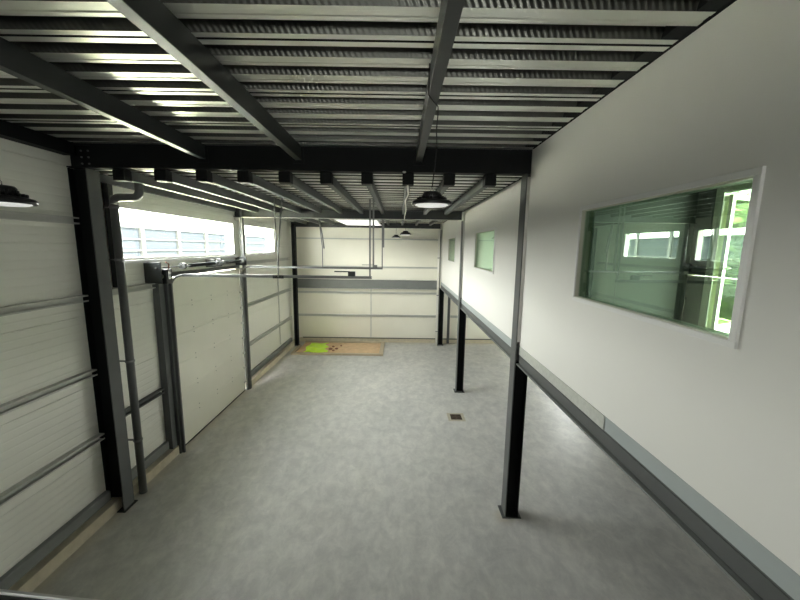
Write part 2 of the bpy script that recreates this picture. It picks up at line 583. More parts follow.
# ------------------------------------------------------------------ windows
def window_left(name, w, mull):
    y0, y1, z0, z1 = w
    e = empty(name, (XW - .05, y0, z0), kind='structure')
    x0, x1 = XW - .13, XW + .02
    bm = bmesh.new()
    f = .045
    box(bm, x0, x1, y0, y1, z1 - f, z1); box(bm, x0, x1, y0, y0 + f, z0, z1 - f); box(bm, x0, x1, y1 - f, y1, z0, z1 - f)
    box(bm, x0, x1, y0, y1, z0, z0 + f)
    obj('window_frame', bm, M['frame'], e)
    bm = bmesh.new()
    box(bm, XW - .02, XW + .06, y0 - .04, y1 + .04, z0 - .05, z0 - .002, .004)
    obj('window_sill', bm, M['frame'], e)
    bm = bmesh.new()
    box(bm, x0 + .03, x0 + .04, y0 + f, y1 - f, z0 + f, z1 - f)
    obj('pane', bm, M['clearglass'], e)


window_left('window_1', W1, [])
window_left('window_2', W2, [])


def window_right(name, w):
    y0, y1, z0, z1 = w
    e = empty(name, (XR, y0, z0), kind='structure')
    bm = bmesh.new()
    f, p = .036, .016
    for (a, b, c, d) in ((y0 - .005, y1 + .005, z1 - f, z1), (y0 - .005, y1 + .005, z0, z0 + f), (y0 - .005, y0 + f, z0 + f, z1 - f), (y1 - f * .6, y1 + .005, z0 + f, z1 - f)):
        box(bm, XR - p, XR + .12, a, b, c, d, .003)
    obj('window_frame', bm, M['frame'], e)
    bm = bmesh.new()
    g = .008
    for (a, b, c, d) in ((y0 + f, y1 - f * .6, z1 - f - g, z1 - f), (y0 + f, y1 - f * .6, z0 + f, z0 + f + g), (y0 + f, y0 + f + g, z0 + f, z1 - f), (y1 - f * .6 - g, y1 - f * .6, z0 + f, z1 - f)):
        box(bm, XR - .004, XR + .10, a, b, c, d)
    obj('gasket', bm, M['doorwhite'], e)
    bm = bmesh.new()
    box(bm, XR + .026, XR + .034, y0 + f, y1 - f * .6, z0 + f, z1 - f)
    obj('pane', bm, M['glass'], e)


window_right('window_3', R3)
window_right('window_4', R4)
window_right('window_5', R5)


def plain_window(name, axis, w, t):
    a0, a1, z0, z1 = w
    e = empty(name, (t, a0, z0) if axis == 'x' else (a0, t, z0), kind='structure')
    bm, bg_ = bmesh.new(), bmesh.new()
    n = max(2, round((a1 - a0) / 1.2))
    bars = [(a0, a1, z0, z0 + .06), (a0, a1, z1 - .06, z1)]
    for i in range(n + 1):
        c = a0 + .03 + (a1 - a0 - .06) * i / n
        bars.append((c - .03, c + .03, z0 + .06, z1 - .06))
    for a, b, c, d in bars:
        if axis == 'x': box(bm, t, t + .08, a, b, c, d)
        else: box(bm, a, b, t, t + .08, c, d)
    if axis == 'x': box(bg_, t + .03, t + .036, a0 + .01, a1 - .01, z0 + .01, z1 - .01)
    else: box(bg_, a0 + .01, a1 - .01, t + .03, t + .036, z0 + .01, z1 - .01)
    obj('window_frame', bm, M['frame'], e)
    obj('pane', bg_, M['clearglass'], e)


plain_window('unseen_window_6', 'y', (-.6, .3, 3.2, 4.2), YN - .09)  # unseen window behind the camera, added for light on the deck webs

plain_window('unseen_window_7', 'x', (11.2, 13.8, 1.2, 2.2), XE + .01)  # unseen window, added to brighten the floor under the mezzanine
plain_window('unseen_window_8', 'x', (7.2, 8.8, 3.4, 4.6), 4.951)  # unseen window, added to light the room behind the second interior window
plain_window('unseen_window_9', 'x', (11.2, 12.8, 3.4, 4.6), 4.951)  # unseen too, added to light the farthest room
# ------------------------------------------------------------------ sectional door in the left wall
e = empty('door_1', (XW, DR[0], 0), kind='structure')
bm = bmesh.new()
for k in range(6):
    z0 = .03 + k * .56
    box(bm, -4.30, -4.25, 6.44, 9.36, z0, z0 + .557, .002)
dp_ = obj('door_panel', bm, M['doorpanel'], e)
bm = bmesh.new(); box(bm, -4.30, -4.25, 6.44, 9.36, 0.0, .029)
obj('bottom_seal', bm, M['rubber'], e)
bm = bmesh.new()
for k in range(5):
    z = .59 + k * .56
    for y in (7.15, 7.9, 8.65):
        for q in (-.05, .05): lathe(bm, [(.006, 0), (.006, .004)], 0, 0, 0, 6) if False else box(bm, -4.25, -4.245, y - .008, y + .008, z + q - .008, z + q + .008)
obj('rivets', bm, M['galv'], dp_)
bm = bmesh.new()
box(bm, -4.34, -4.17, 6.30, 6.42, 0, 3.42, .003)
box(bm, -4.34, -4.22, 6.16, 6.295, .18, 3.32, .003)
box(bm, -4.17, -4.12, 6.34, 6.38, 0, 3.36, .003)
obj('door_jamb', bm, M['mid'], e)
bm = bmesh.new()
box(bm, -4.26, -4.16, 9.385, 9.44, 0, 3.40, .003)
obj('door_jamb', bm, M['mid'], e)
for side, y in ((0, 6.465), (1, 9.345)):
    for k in range(8):
        z = .22 + k * .42
        bm = bmesh.new()
        box(bm, -4.25, -4.215, y - .03, y + .03, z, z + .05, .003)
        tube(bm, [(-4.22, y - .04 if side == 0 else y + .04, z + .025), (-4.22, y, z + .025)], .014, 8)
        obj('hinge_roller', bm, M['galv'], e)

# slender post between the two windows, right of the door
t = empty('steel_post', (-4.2, 9.47, 0), 'slender grey steel post right of the sectional door, rising between the two windows', 'post')
bm = bmesh.new(); box(bm, -4.20, -4.14, 9.45, 9.54, 0, 4.985, .003)
obj('post', bm, M['mid'], t)
bm = bmesh.new(); box(bm, -4.345, -4.20, 9.47, 9.52, 3.2, 3.3)
obj('wall_bracket', bm, M['girt'], t)
bm = bmesh.new(); box(bm, -4.345, -4.20, 9.47, 9.52, 4.65, 4.75)
obj('wall_bracket', bm, M['girt'], t)


# ------------------------------------------------------------------ steelwork
def hsec(bm, axis, c0, c1, d0, d1, a0, a1, tf=.014, tw=.012):
    """H section: flanges at c0 and c1 (first cross axis), width d0..d1, run a0..a1.
    axis 'z': c=x d=y ; 'x': c=z d=y ; 'y': c=z d=x"""
    dm = (d0 + d1) / 2
    rects = [(c0, c0 + tf, d0, d1), (c1 - tf, c1, d0, d1), (c0 + tf, c1 - tf, dm - tw / 2, dm + tw / 2)]
    for c, cc, d, dd in rects:
        if axis == 'z': box(bm, c, cc, d, dd, a0, a1)
        elif axis == 'x': box(bm, a0, a1, d, dd, c, cc)
        else: box(bm, d, dd, a0, a1, c, cc)


def bolts(bm, pts, ax='y', r=.012, h=.012):
    for x, y, z in pts:
        vs0 = len(bm.verts)
        if ax == 'y': tube(bm, [(x, y, z), (x, y - h, z)], r, 6)
        elif ax == 'x': tube(bm, [(x, y, z), (x + h, y, z)], r, 6)
        else: tube(bm, [(x, y, z), (x, y, z + h)], r, 6)


# columns on the right, under and in front of the upper wall
for (y, ztop, lab) in ((4.77, 4.974, 'dark steel column nearest the camera, under the white wall with the big window'),
                       (9.40, 4.72, 'dark steel column second from the camera, standing beyond the floor drain'),
                       (14.20, 4.72, 'dark steel column farthest away, standing by the back wall and white downpipe')):
    t = empty('steel_column', (1.74, y + .1, 0), lab, 'column', 'columns carrying the upper white wall')
    bm = bmesh.new()
    box(bm, 1.645, 1.66, y, y + .2, .012, ztop)
    obj('front_flange', bm, M['mid'], t)  # lit flange in grey, shaded web in black: light put into the paint
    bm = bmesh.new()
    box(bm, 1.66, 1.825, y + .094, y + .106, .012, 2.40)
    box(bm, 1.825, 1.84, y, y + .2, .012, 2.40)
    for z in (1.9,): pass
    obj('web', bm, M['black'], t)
    bm = bmesh.new(); box(bm, 1.60, 1.88, y - .03, y + .23, 0, .012)
    bp_ = obj('base_plate', bm, M['mid'], t)
    bm = bmesh.new()
    bolts(bm, [(1.622, y + .0, .012), (1.86, y + .0, .012), (1.622, y + .2, .012), (1.86, y + .2, .012)], 'z')
    obj('anchor_bolts', bm, M['mid'], bp_)

# lower edge beam of the mezzanine between the columns, with sheet metal strip above
spans = [(YN, 4.765, 'near the camera'), (4.975, 9.395, 'behind the first column'), (9.605, 14.195, 'farthest bay')]
names = ['dark edge beam under the white wall, nearest span in front of the first column',
         'dark edge beam under the white wall, span between the first and second columns',
         'dark edge beam under the white wall, farthest span towards the back wall']
for (a, b, _), lab in zip(spans, names):
    t = empty('edge_beam', (1.75, a, 2.36), lab, 'beam', 'edge beams under the upper white wall')
    bm = bmesh.new()
    box(bm, 1.705, 1.86, a, b, 2.525, 2.54)
    box(bm, 1.77, 1.782, a, b, 2.372, 2.525)
    box(bm, 1.70, 1.86, a, b, 2.36, 2.374)
    box(bm, 1.70, 1.706, a, b, 2.415, 2.525)
    obj('beam', bm, M['mid'], t)
    bm = bmesh.new()
    box(bm, 1.665, 1.70, a, b, 2.395, 2.412)
    obj('lower_lip', bm, M['channel'], t)
tag(B('edge_strip', M['strip'], 1.70, 1.715, YN, 2.695, 2.541, 2.658), 'pale blue grey metal strip along the foot of the white wall, nearest the camera', 'trim')
tag(B('edge_strip', M['strip2'], 1.695, 1.715, 2.705, 4.765, 2.541, 2.658), 'speckled pale metal strip along the white wall foot, between the strip joint and first column', 'trim')
tag(B('edge_strip', M['strip'], 1.695, 1.715, 4.985, 9.395, 2.541, 2.658), 'pale metal strip along the white wall foot, between the first and second columns', 'trim')
tag(B('edge_strip', M['strip'], 1.695, 1.715, 9.605, 14.195, 2.541, 2.658), 'pale metal strip along the white wall foot, beyond the second column', 'trim')

# primary beams across the hall
def primary(y, z0, z1, lab, xa=-4.34, xb=1.84, m=None):
    t = empty('cross_beam', (-1.3, y, z0), lab, 'beam', 'deep cross beams')
    bm = bmesh.new()
    hsec(bm, 'x', z0, z1, y, y + .16, xa, xb)
    obj('beam', bm, m or M['black'], t)
    return t


t = primary(Y1 - .02, 4.976, Z1 - .004, 'deep black cross beam spanning the hall at the end of the near ceiling bay')
bm = bmesh.new()
for x in (-3.9, -1.3, .25, 1.6):
    for dz in (.09, .2):
        bolts(bm, [(x + dx, Y1 + .054, 4.976 + dz) for dx in (-.05, .05)])
obj('bolts', bm, M['mid'], t)
bm = bmesh.new(); box(bm, -4.0, 1.69, Y1 - .024, Y1 - .021, 4.978, Z1 - .012)
obj('face_plate', bm, M['black'], t)
primary(Y2, 4.735, 4.965, 'dark cross beam spanning the hall midway, above the second column', -4.34, 1.63, M['dark'])
bm = bmesh.new(); box(bm, -4.13, 1.63, Y2 - .06, Y2 - .003, 4.722, 4.734, .002)
tag(obj('ledge_angle', bm, M['girt']), 'thin pale steel angle running along the bottom of the middle cross beam', 'angle')
primary(Y3, 4.77, 4.965, 'dark cross beam at the back wall, the farthest one', -4.34, 1.63, M['dark'])

# longitudinal beams, front bay
for x0, x1, lab in ((-2.60, -2.52, 'ceiling beam on the left of the near bay, above the left pendant lamp'),
                    (-1.36, -1.28, 'ceiling beam in the middle of the near bay, running to the upper picture edge'),
                    (.20, .28, 'ceiling beam on the right of the near bay, carrying the black lamp cable')):
    t = empty('ceiling_beam', ((x0 + x1) / 2, 0, 5.1), 'dark grey ' + lab, 'beam', 'beams of the near ceiling bay')
    bm = bmesh.new(); box(bm, x0, x1, YN + .01, Y1 - .03, 5.10, Z1 - .004, .004)
    obj('beam', bm, M['dark'], t)
    bm = bmesh.new(); box(bm, x0 - .03, x1 + .03, Y1 - .03, Y1 - .0245, 5.06, Z1 - .006)
    obj('end_plate', bm, M['black'], t)
t = empty('eaves_beam', (-4.3, 0, 5.1), 'dark steel beam lying along the top of the left wall, near bay', 'beam')
bm = bmesh.new(); box(bm, XW + .002, -4.20, YN + .01, Y1 - .03, 5.12, Z1 - .004, .004)
obj('beam', bm, M['black'], t)
t = empty('eaves_beam', (-4.3, 7, 4.85), 'grey steel beam along the top of the left wall above the windows', 'beam')
bm = bmesh.new(); box(bm, XW + .002, -4.27, 5.1, Y2 - .01, 4.87, Z2 - .004, .004); 
obj('beam', bm, M['mid'], t)

ords = ['leftmost', 'second', 'third', 'fourth', 'fifth', 'sixth', 'seventh', 'eighth', 'ninth', 'rightmost']
for k in range(10):
    x = -3.715 + k * .5455
    lab = 'slender grey ceiling beam of the middle bay, ' + (ords[k] if k in (0, 9) else ords[k] + ' from the left') + ' of ten'
    t = empty('secondary_beam', (x, Y1 + .2, 4.85), lab, 'beam', 'slender beams of the middle bay')
    bm = bmesh.new(); box(bm, x - .04, x + .04, Y1 + .17, Y2 - .005, 4.855, Z2 - .004, .004)
    obj('beam', bm, M['mid'], t)
    bm = bmesh.new(); box(bm, x - .075, x + .075, Y1 + .03, Y1 + .17, 4.83, 4.974, .003)
    obj('end_block', bm, M['black'], t)
    lab = 'slender grey ceiling beam of the far bay, ' + (ords[k] if k in (0, 9) else ords[k] + ' from the left') + ' of ten'
    t = empty('secondary_beam', (x, Y2 + .2, 4.85), lab, 'beam', 'slender beams of the far bay')
    bm = bmesh.new(); box(bm, x - .04, x + .04, Y2 + .165, Y3 - .005, 4.87, Z2 - .004, .004)
    obj('beam', bm, M['mid'], t)

# left columns
t = empty('steel_column', (-4.2, 4.9, 0), 'big dark steel column against the left wall beside the grey drainpipe', 'column')
bm = bmesh.new(); box(bm, -4.115, -4.10, 4.80, 5.0, .012, 4.972); obj('front_flange', bm, M['mid'], t)  # grey for the lit flange, black for the web's shade, both painted in
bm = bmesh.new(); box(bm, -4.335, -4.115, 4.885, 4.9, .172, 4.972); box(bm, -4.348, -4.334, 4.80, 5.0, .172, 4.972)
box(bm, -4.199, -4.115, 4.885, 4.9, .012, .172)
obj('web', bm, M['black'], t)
bm = bmesh.new(); box(bm, -4.197, -4.07, 4.77, 5.03, 0, .012)
obj('base_plate', bm, M['dark'], t)
bm = bmesh.new()
for z in (5.02, 5.1, 5.18): bolts(bm, [(-4.12, Y1 - .024, z), (-4.03, Y1 - .024, z)])
obj('bolts', bm, M['mid'], t)
t = empty('steel_column', (-4.1, 13.95, 0), 'black steel column in the far left corner beside the timber framed sand bed', 'column')
bm = bmesh.new(); box(bm, -4.075, -4.06, 13.85, 14.05, 0, 4.86); box(bm, -4.19, -4.075, 13.94, 13.955, 0, 4.86); box(bm, -4.205 + .006, -4.185, 13.85, 14.05, 0, 4.86)
obj('column', bm, M['black'], t)
bm = bmesh.new(); box(bm, -4.18, -4.04, 13.82, 14.08, 0, .012); obj('base_plate', bm, M['mid'], t)
t = empty('steel_column', (1.95, 14.5, 0), 'grey steel post against the back wall, under the mezzanine', 'column')
bm = bmesh.new(); box(bm, 2.06, 2.16, 14.52, 14.59, 0, 2.415, .003)
obj('post', bm, M['mid'], t)
for x, lab in ((-1.17, 'thin grey vertical joint cover on the lower back wall, behind the sand bed'),):
    bm = bmesh.new(); box(bm, x - .02, x + .02, 14.675, 14.699, .2, 2.28)
    tag(obj('joint_cover', bm, M['girt']), lab, 'joint')


# ------------------------------------------------------------------ wall rails (cold formed C section)
def rail_y(y0, y1, z, lab, grp, x=XW, d=.085, h=.09, m=None):
    bm = bmesh.new()
    prof = [(x + .002, z), (x + d, z), (x + d, z - .02), (x + d - .006, z - .02), (x + d - .006, z - .006), (x + .008, z - .006),
            (x + .008, z - h + .006), (x + d - .006, z - h + .006), (x + d - .006, z - h + .02), (x + d, z - h + .02), (x + d, z - h), (x + .002, z - h)]
    prism(bm, prof, 'y', y0, y1)
    return tag(obj('wall_rail', bm, m or M['girt']), lab, 'rail', grp)


def rail_x(x0, x1, z, lab, grp, y=YB, d=.07, h=.09, m=None):
    bm = bmesh.new()
    prof = [(y - .002, z), (y - d, z), (y - d, z - .02), (y - d + .006, z - .02), (y - d + .006, z - .006), (y - .008, z - .006),
            (y - .008, z - h + .006), (y - d + .006, z - h + .006), (y - d + .006, z - h + .02), (y - d, z - h + .02), (y - d, z - h), (y - .002, z - h)]
    prism(bm, prof, 'x', x0, x1)
    return tag(obj('wall_rail', bm, m or M['girt']), lab, 'rail', grp)


G = 'horizontal rails on the left wall'
for z, q in ((4.34, 'topmost, beside the left lamp'), (3.30, 'second from the top'), (2.24, 'third from the top'), (1.27, 'lowest above the base channel')):
    rail_y(YN + .01, 4.795, z, 'pale steel rail on the left wall before the big column, ' + q, G)
rail_y(5.05, 6.14, 3.33, 'pale steel rail between drainpipe and sectional door, level with door top', G)
rail_y(5.05, 6.14, 1.40, 'pale steel rail between drainpipe and sectional door, at low height', G, m=M['mid'])
rail_y(9.56, 13.84, 2.36, 'pale steel rail on the left wall beyond the sectional door, upper one', G)
rail_y(9.56, 13.84, 1.22, 'pale steel rail on the left wall beyond the sectional door, lower one', G)
rail_y(9.56, 13.84, 3.56, 'pale steel rail on the left wall just under the far window', G, d=.07)
for a, b, lab in ((YN + .01, 4.79, 'dark steel base channel on the kerb, before the big column'), (5.03, 6.14, 'dark steel base channel on the kerb, between drainpipe and sectional door'),
                  (9.56, 13.84, 'dark steel base channel on the kerb, beyond the sectional door')):
    bm = bmesh.new()
    prism(bm, [(XW + .002, .20), (-4.285, .20), (-4.285, .205), (-4.275, .205), (-4.275, .34), (-4.285, .35), (XW + .002, .35)], 'y', a, b)
    tag(obj('base_channel', bm, M['channel']), lab, 'channel', 'base channels of the left wall')
G = 'horizontal rails on the back wall'
rail_x(XW + .005, 1.60, 4.36, 'thin pale rail across the back wall, topmost', G, d=.05, h=.05)
rail_x(XW + .005, 1.60, 3.22, 'thin pale rail across the back wall, level with the door tracks', G, d=.05, h=.07)
rail_x(XW + .005, 1.60, 2.15, 'pale ledge rail across the back wall, right under the grey wide beam', G, d=.06, h=.08)
rail_x(XW + .005, 1.60, 1.18, 'pale rail across the lower back wall, left of the white downpipe', G)
rail_x(2.2, 6.3, 1.18, 'pale rail across the back wall under the mezzanine', G)
t = empty('wind_beam', (-1.2, 14.6, 2.3), 'wide grey steel beam running across the whole back wall at mid height', 'beam')
bm = bmesh.new()
hsec(bm, 'x', 2.30, 2.66, 14.56, 14.69, XW + .005, 1.60)
obj('beam', bm, M['channel'], t)
bm = bmesh.new(); box(bm, XW + .005, 1.60, 14.53, 14.555, 2.285, 2.30)
obj('edge_lip', bm, M['girt'], t)
bm = bmesh.new(); box(bm, -4.05, 6.3, 14.57, 14.59, .16, .2)
tag(obj('base_angle', bm, M['mid']), 'dark steel angle along the foot of the back wall', 'angle')
bm = bmesh.new(); box(bm, -4.34, -4.32, 12.55, 12.60, .42, 3.45)
tag(obj('joint_cover', bm, M['girt']), 'thin vertical joint cover on the left wall under the far window', 'joint')

# post and plate left of the first window
t = empty('window_post', (-4.27, 5.36, 3.34), 'dark steel post beside the near end of the first window', 'post')
bm = bmesh.new(); box(bm, -4.33, -4.25, 5.30, 5.39, 3.345, 4.865, .003); obj('post', bm, M['dark'], t)
t = empty('window_post', (-4.27, 9.6, 3.6), 'grey steel post between the two windows, against the wall', 'post')
bm = bmesh.new(); box(bm, -4.33, -4.25, 9.62, 9.84, 3.60, 4.9, .003); obj('post', bm, M['frame'], t)

# ------------------------------------------------------------------ drain pipe by the left column
t = empty('drainpipe', (-4.12, 5.22, 0), 'grey plastic drainpipe with elbows beside the big left column', 'pipe')
bm = bmesh.new(); tube(bm, [(-4.12, 5.22, 0.0), (-4.12, 5.22, 4.56)], .055, 16); obj('pipe', bm, M['pipe'], t)
bm = bmesh.new()
p = arc(-4.03, 5.22, 4.57, .09, PI, PI / 2) + [(-3.85, 5.22, 4.66)] + arc(-3.83, 5.22, 4.75, .09, -PI / 2, 0) + [(-3.74, 5.22, 4.985)]
tube(bm, p, .055, 16)
obj('elbow', bm, M['pipe'], t)
for z in (.9, 2.2, 3.75, 4.5):
    bm = bmesh.new(); lathe(bm, [(.058, 0), (.064, .006), (.064, .03), (.058, .036)], -4.12, 5.22, z, 16)
    box(bm, -4.34, -4.17, 5.205, 5.235, z + .01, z + .025)
    obj('pipe_clamp', bm, M['galv'], t)
t = empty('downpipe', (1.62, 14.1, 0), 'slim white downpipe rising beside the farthest column', 'pipe')
bm = bmesh.new(); tube(bm, [(1.57, 14.12, 0), (1.57, 14.12, 4.62), (1.55, 14.12, 4.70)], .04, 14); obj('pipe', bm, M['wcable'], t)
for z in (.6, 2.1, 3.6):
    bm = bmesh.new(); lathe(bm, [(.042, 0), (.047, .004), (.047, .026), (.042, .03)], 1.57, 14.12, z, 14); obj('pipe_clamp', bm, M['galv'], t)


# ------------------------------------------------------------------ door hardware
t = empty('torsion_shaft', (-4.1, 6.3, 3.6), 'torsion spring shaft with drums and brackets above the sectional door', 'door mechanism')
SX, SZ = -4.13, 3.60
bm = bmesh.new(); tube(bm, [(SX, 5.98, SZ), (SX, 9.44, SZ)], .013, 10); obj('shaft', bm, M['galv'], t)
for y0, y1 in ((6.95, 7.9), (8.35, 9.2)):
    bm = bmesh.new()
    n = int((y1 - y0) / .006)
    prof = []
    y = y0
    ring = []
    pts = []
    rr = []
    while y < y1:
        pts += [(SX, y, SZ), (SX, y + .007, SZ)]; rr += [.036, .029]; y += .014
    tube(bm, pts, rr, 12)
    obj('spring', bm, M['dark'], t)
for y in (6.75, 9.3):
    bm = bmesh.new()
    tube(bm, [(SX, y - .045, SZ), (SX, y - .035, SZ), (SX, y - .03, SZ), (SX, y + .03, SZ), (SX, y + .035, SZ), (SX, y + .045, SZ)], [.062, .062, .045, .045, .06, .06], 18)
    obj('cable_drum', bm, M['galv'], t)
for y in (7.98, 8.27):
    bm = bmesh.new()
    tube(bm, [(SX, y - .04, SZ), (SX, y + .04, SZ)], .05, 14)
    box(bm, XW + .002, SX - .03, y - .04, y + .04, SZ - .09, SZ + .09, .003)
    obj('spring_bracket', bm, M['galv'], t)
for y in (6.02, 9.40):
    bm = bmesh.new()
    box(bm, XW + .002, SX + .07, y - .012, y + .012, SZ - (.26 if y < 7 else .12), SZ + .1, .003)
    obj('bearing_plate', bm, M['dark'], t)
bm = bmesh.new(); box(bm, XW + .002, -4.235, 6.43, 9.37, 3.402, 3.48, .003)
obj('lintel_rail', bm, M['mid'], t)
t = empty('door_operator', (-4.1, 6.25, 3.5), 'small black electric door operator at the near end of the torsion shaft', 'motor')
bm = bmesh.new(); box(bm, -4.20, -4.03, 6.10, 6.26, 3.32, 3.575, .012); obj('housing', bm, M['lampblack'], t)
bm = bmesh.new(); box(bm, -4.03, -4.022, 6.14, 6.21, 3.40, 3.55, .002); obj('side_plate', bm, M['chrome'], t)
bm = bmesh.new(); tube(bm, [(-4.11, 6.10, 3.45), (-4.11, 6.06, 3.45)], .035, 14); obj('gear_hub', bm, M['galv'], t)
bm = bmesh.new(); tube(bm, [(-4.05, 6.2, 3.57), (-4.04, 6.2, 3.66), (-4.04, 6.12, 3.70)], .012, 8); obj('release_lever', bm, M['rubble'], t)


def track(y, xend, lab, s):
    t = empty('door_track', (-4.1, y, 3.44), lab, 'track', 'horizontal tracks of the sectional door')
    bm = bmesh.new()
    # C profile running along x, lips facing the door
    z0, z1 = 3.425, 3.475
    prof = [(y, z0), (y + s * .05, z0), (y + s * .05, z0 + .008), (y + s * .004, z0 + .008), (y + s * .004, z1 - .008), (y + s * .05, z1 - .008), (y + s * .05, z1), (y, z1)]
    prism(bm, prof, 'x', -3.95, xend)
    obj('rail', bm, M['galv'], t)
    bm = bmesh.new()
    pts = arc(-3.95, y + s * .025, 3.20, .25, PI, PI / 2, n=10)
    pts = [(-4.2, y + s * .025, 3.0)] + pts
    tube(bm, pts, .02, 8)
    obj('curved_track', bm, M['galv'], t)
    return t


t = track(6.42, -.50, 'near horizontal galvanised door track reaching into the hall', 1)
def angle(bm, x, y, z0, z1, w=.03):
    box(bm, x - w / 2, x + w / 2, y - .003, y + .003, z0, z1)
    box(bm, x - w / 2, x - w / 2 + .005, y - .003, y + w, z0, z1)


def hanger(parent, fn):
    bm = bmesh.new(); fn(bm); obj('hanger', bm, M['galv'], parent)


Y = 6.40
hanger(t, lambda b: angle(b, -.53, Y, 3.44, 4.852))
hanger(t, lambda b: angle(b, -.47, Y + .03, 3.62, 4.852))
hanger(t, lambda b: tube(b, [(-2.20, Y, 3.44), (-2.18, Y, 3.95), (-2.08, Y, 4.85)], .013, 6))
hanger(t, lambda b: tube(b, [(-2.20, Y + .02, 3.90), (-2.22, Y + .02, 4.2), (-2.23, Y + .02, 4.85)], .013, 6))
bm = bmesh.new(); box(bm, -2.30, -2.10, Y - .006, Y - .0, 3.415, 3.47, .002); bolts(bm, [(-2.26, Y - .006, 3.45), (-2.14, Y - .006, 3.45)]); obj('track_clamp', bm, M['dark'], t)
bm = bmesh.new(); box(bm, -.93, -.80, Y - .01, Y + .06, 3.476, 3.56, .003); box(bm, -1.18, -.9, Y + .01, Y + .03, 3.545, 3.565)
obj('end_stop', bm, M['dark'], t)
t = track(9.36, -.44, 'far horizontal galvanised door track reaching into the hall', -1)
Y = 9.33
hanger(t, lambda b: angle(b, -.45, Y, 3.46, 4.72))
hanger(t, lambda b: box(b, -.44, -.40, Y, Y + .005, 4.0, 4.72))
hanger(t, lambda b: tube(b, [(-2.02, Y, 3.44), (-2.02, Y, 4.0), (-2.10, Y, 4.72)], .012, 6))
hanger(t, lambda b: tube(b, [(-1.98, Y + .02, 3.95), (-2.02, Y + .02, 4.3), (-2.10, Y + .02, 4.72)], .016, 6))
bm = bmesh.new(); box(bm, -.70, -.58, Y - .03, Y + .03, 3.476, 3.54, .003); box(bm, -.98, -.68, Y - .01, Y + .01, 3.53, 3.545)
obj('end_stop', bm, M['galv'], t)


# ------------------------------------------------------------------ pendant lamps
def lamp(x, y, z, lab, grp, ztop, path=None, s=1.0, n=28):
    """z = height of the diffuser underside"""
    t = empty('pendant_lamp', (x, y, z), lab, 'lamp', grp)
    r = .165 * s
    bm = bmesh.new()
    lathe(bm, [(r * .8, .012), (r * .96, .006), (r, .012), (r * 1.0, .028), (r * .93, .04), (r * .62, .052), (r * .5, .06), (r * .5, .07)], x, y, z, 48)
    for k in range(24):      # cooling fins
        a = 2 * PI * k / 24
        c, s2 = math.cos(a), math.sin(a)
        for f in ((.30, .75, .05, .068), (.25, .5, .066, .088)):
            v = [Vector((x + c * r * f[0], y + s2 * r * f[0], 0)), Vector((x + c * r * f[1], y + s2 * r * f[1], 0))]
            nn = Vector((-s2, c, 0)) * .002
            q = [bm.verts.new((v[i] + sg * nn) + Vector((0, 0, z + hz))) for hz in (f[2], f[3]) for i in (0, 1) for sg in (-1, 1)]
            for idx in ((0, 1, 3, 2), (4, 5, 7, 6), (0, 1, 5, 4), (2, 3, 7, 6), (0, 2, 6, 4), (1, 3, 7, 5)): bm.faces.new([q[i] for i in idx])
    obj('housing', bm, M['lampblack'], t)
    bm = bmesh.new(); lathe(bm, [(r * .44, .06), (r * .46, .07), (r * .46, .1), (r * .40, .112), (r * .12, .116)], x, y, z, 24); db = obj('driver_box', bm, M['lampblack'], t)
    bm = bmesh.new(); lathe(bm, [(r * .02, -.001), (r * .70, -.002), (r * .84, .006), (r * .80, .012)], x, y, z, 40); obj('diffuser', bm, M['diff'], t)
    bm = bmesh.new()
    tube(bm, [(x - .012, y, z + .114), (x - .012, y, z + .135), (x, y, z + .15), (x + .012, y, z + .135), (x + .012, y, z + .114)], .003, 6)
    obj('hook', bm, M['chrome'], db)
    bm = bmesh.new()
    tube(bm, path or [(x, y, z + .15), (x + .004, y, (z + ztop) / 2), (x, y, ztop)], .005, 6)
    obj('cable', bm, M['cable'], t)
    return t


lamp(.262, 3.0, 4.345, 'black round pendant lamp hanging near the middle on a slack black cable', 'round pendant lamps', 5.09,
     [(.262, 3.0, 4.495), (.28, 3.0, 4.65), (.292, 3.0, 4.8), (.286, 3.0, 4.95), (.293, 2.99, 5.06), (.286, 2.93, 5.09), (.24, 2.84, 5.091), (.194, 2.74, 5.10), (.194, 2.70, 5.16), (.194, 2.66, 5.27)])
lamp(-2.41, 2.2, 4.225, 'black round pendant lamp at the left picture edge, before the left wall', 'round pendant lamps', 5.27, None, .94)
lamp(.17, 10.2, 4.36, 'small looking black pendant lamp hanging beyond the middle cross beam, nearer of the two', 'round pendant lamps', 4.985)
lamp(-.13, 13.3, 4.36, 'smallest black pendant lamp, farthest, in front of the back wall', 'round pendant lamps', 4.985)
bm = bmesh.new()
tube(bm, [(.10, 4.9, 4.83), (.105, 5.1, 4.848), (.13, 5.8, 4.845), (.095, 6.6, 4.845), (.12, 7.5, 4.845), (.14, 8.4, 4.845), (.12, 9.3, 4.80), (.12, 9.36, 4.73)], .012, 8)
tag(obj('white_cable', bm, M['wcable']), 'wavy white cable running along a slender beam towards the far lamps', 'cable')
bm = bmesh.new(); lathe(bm, [(.01, -.02), (.022, -.015), (.022, 0)], .05, 4.74, 4.975, 14)
tag(obj('motion_sensor', bm, M['girt']), 'tiny round grey sensor under the near black cross beam', 'sensor')
t = empty('ceiling_light', (-1.4, 12.8, 4.85), 'bright flat white ceiling light between the middle and far cross beams', 'light')
bm = bmesh.new(); box(bm, -2.05, -.74, 11.4, 14.1, 4.847, 4.852); obj('diffuser', bm, M['lightpanel'], t)
bm = bmesh.new()
for a in ((-2.08, -2.05, 11.37, 14.13), (-.74, -.71, 11.37, 14.13)): box(bm, *a, 4.845, 4.865)
for a in ((-2.05, -.74, 11.37, 11.4), (-2.05, -.74, 14.1, 14.13)): box(bm, *a, 4.845, 4.865)
obj('frame', bm, M['frame'], t)

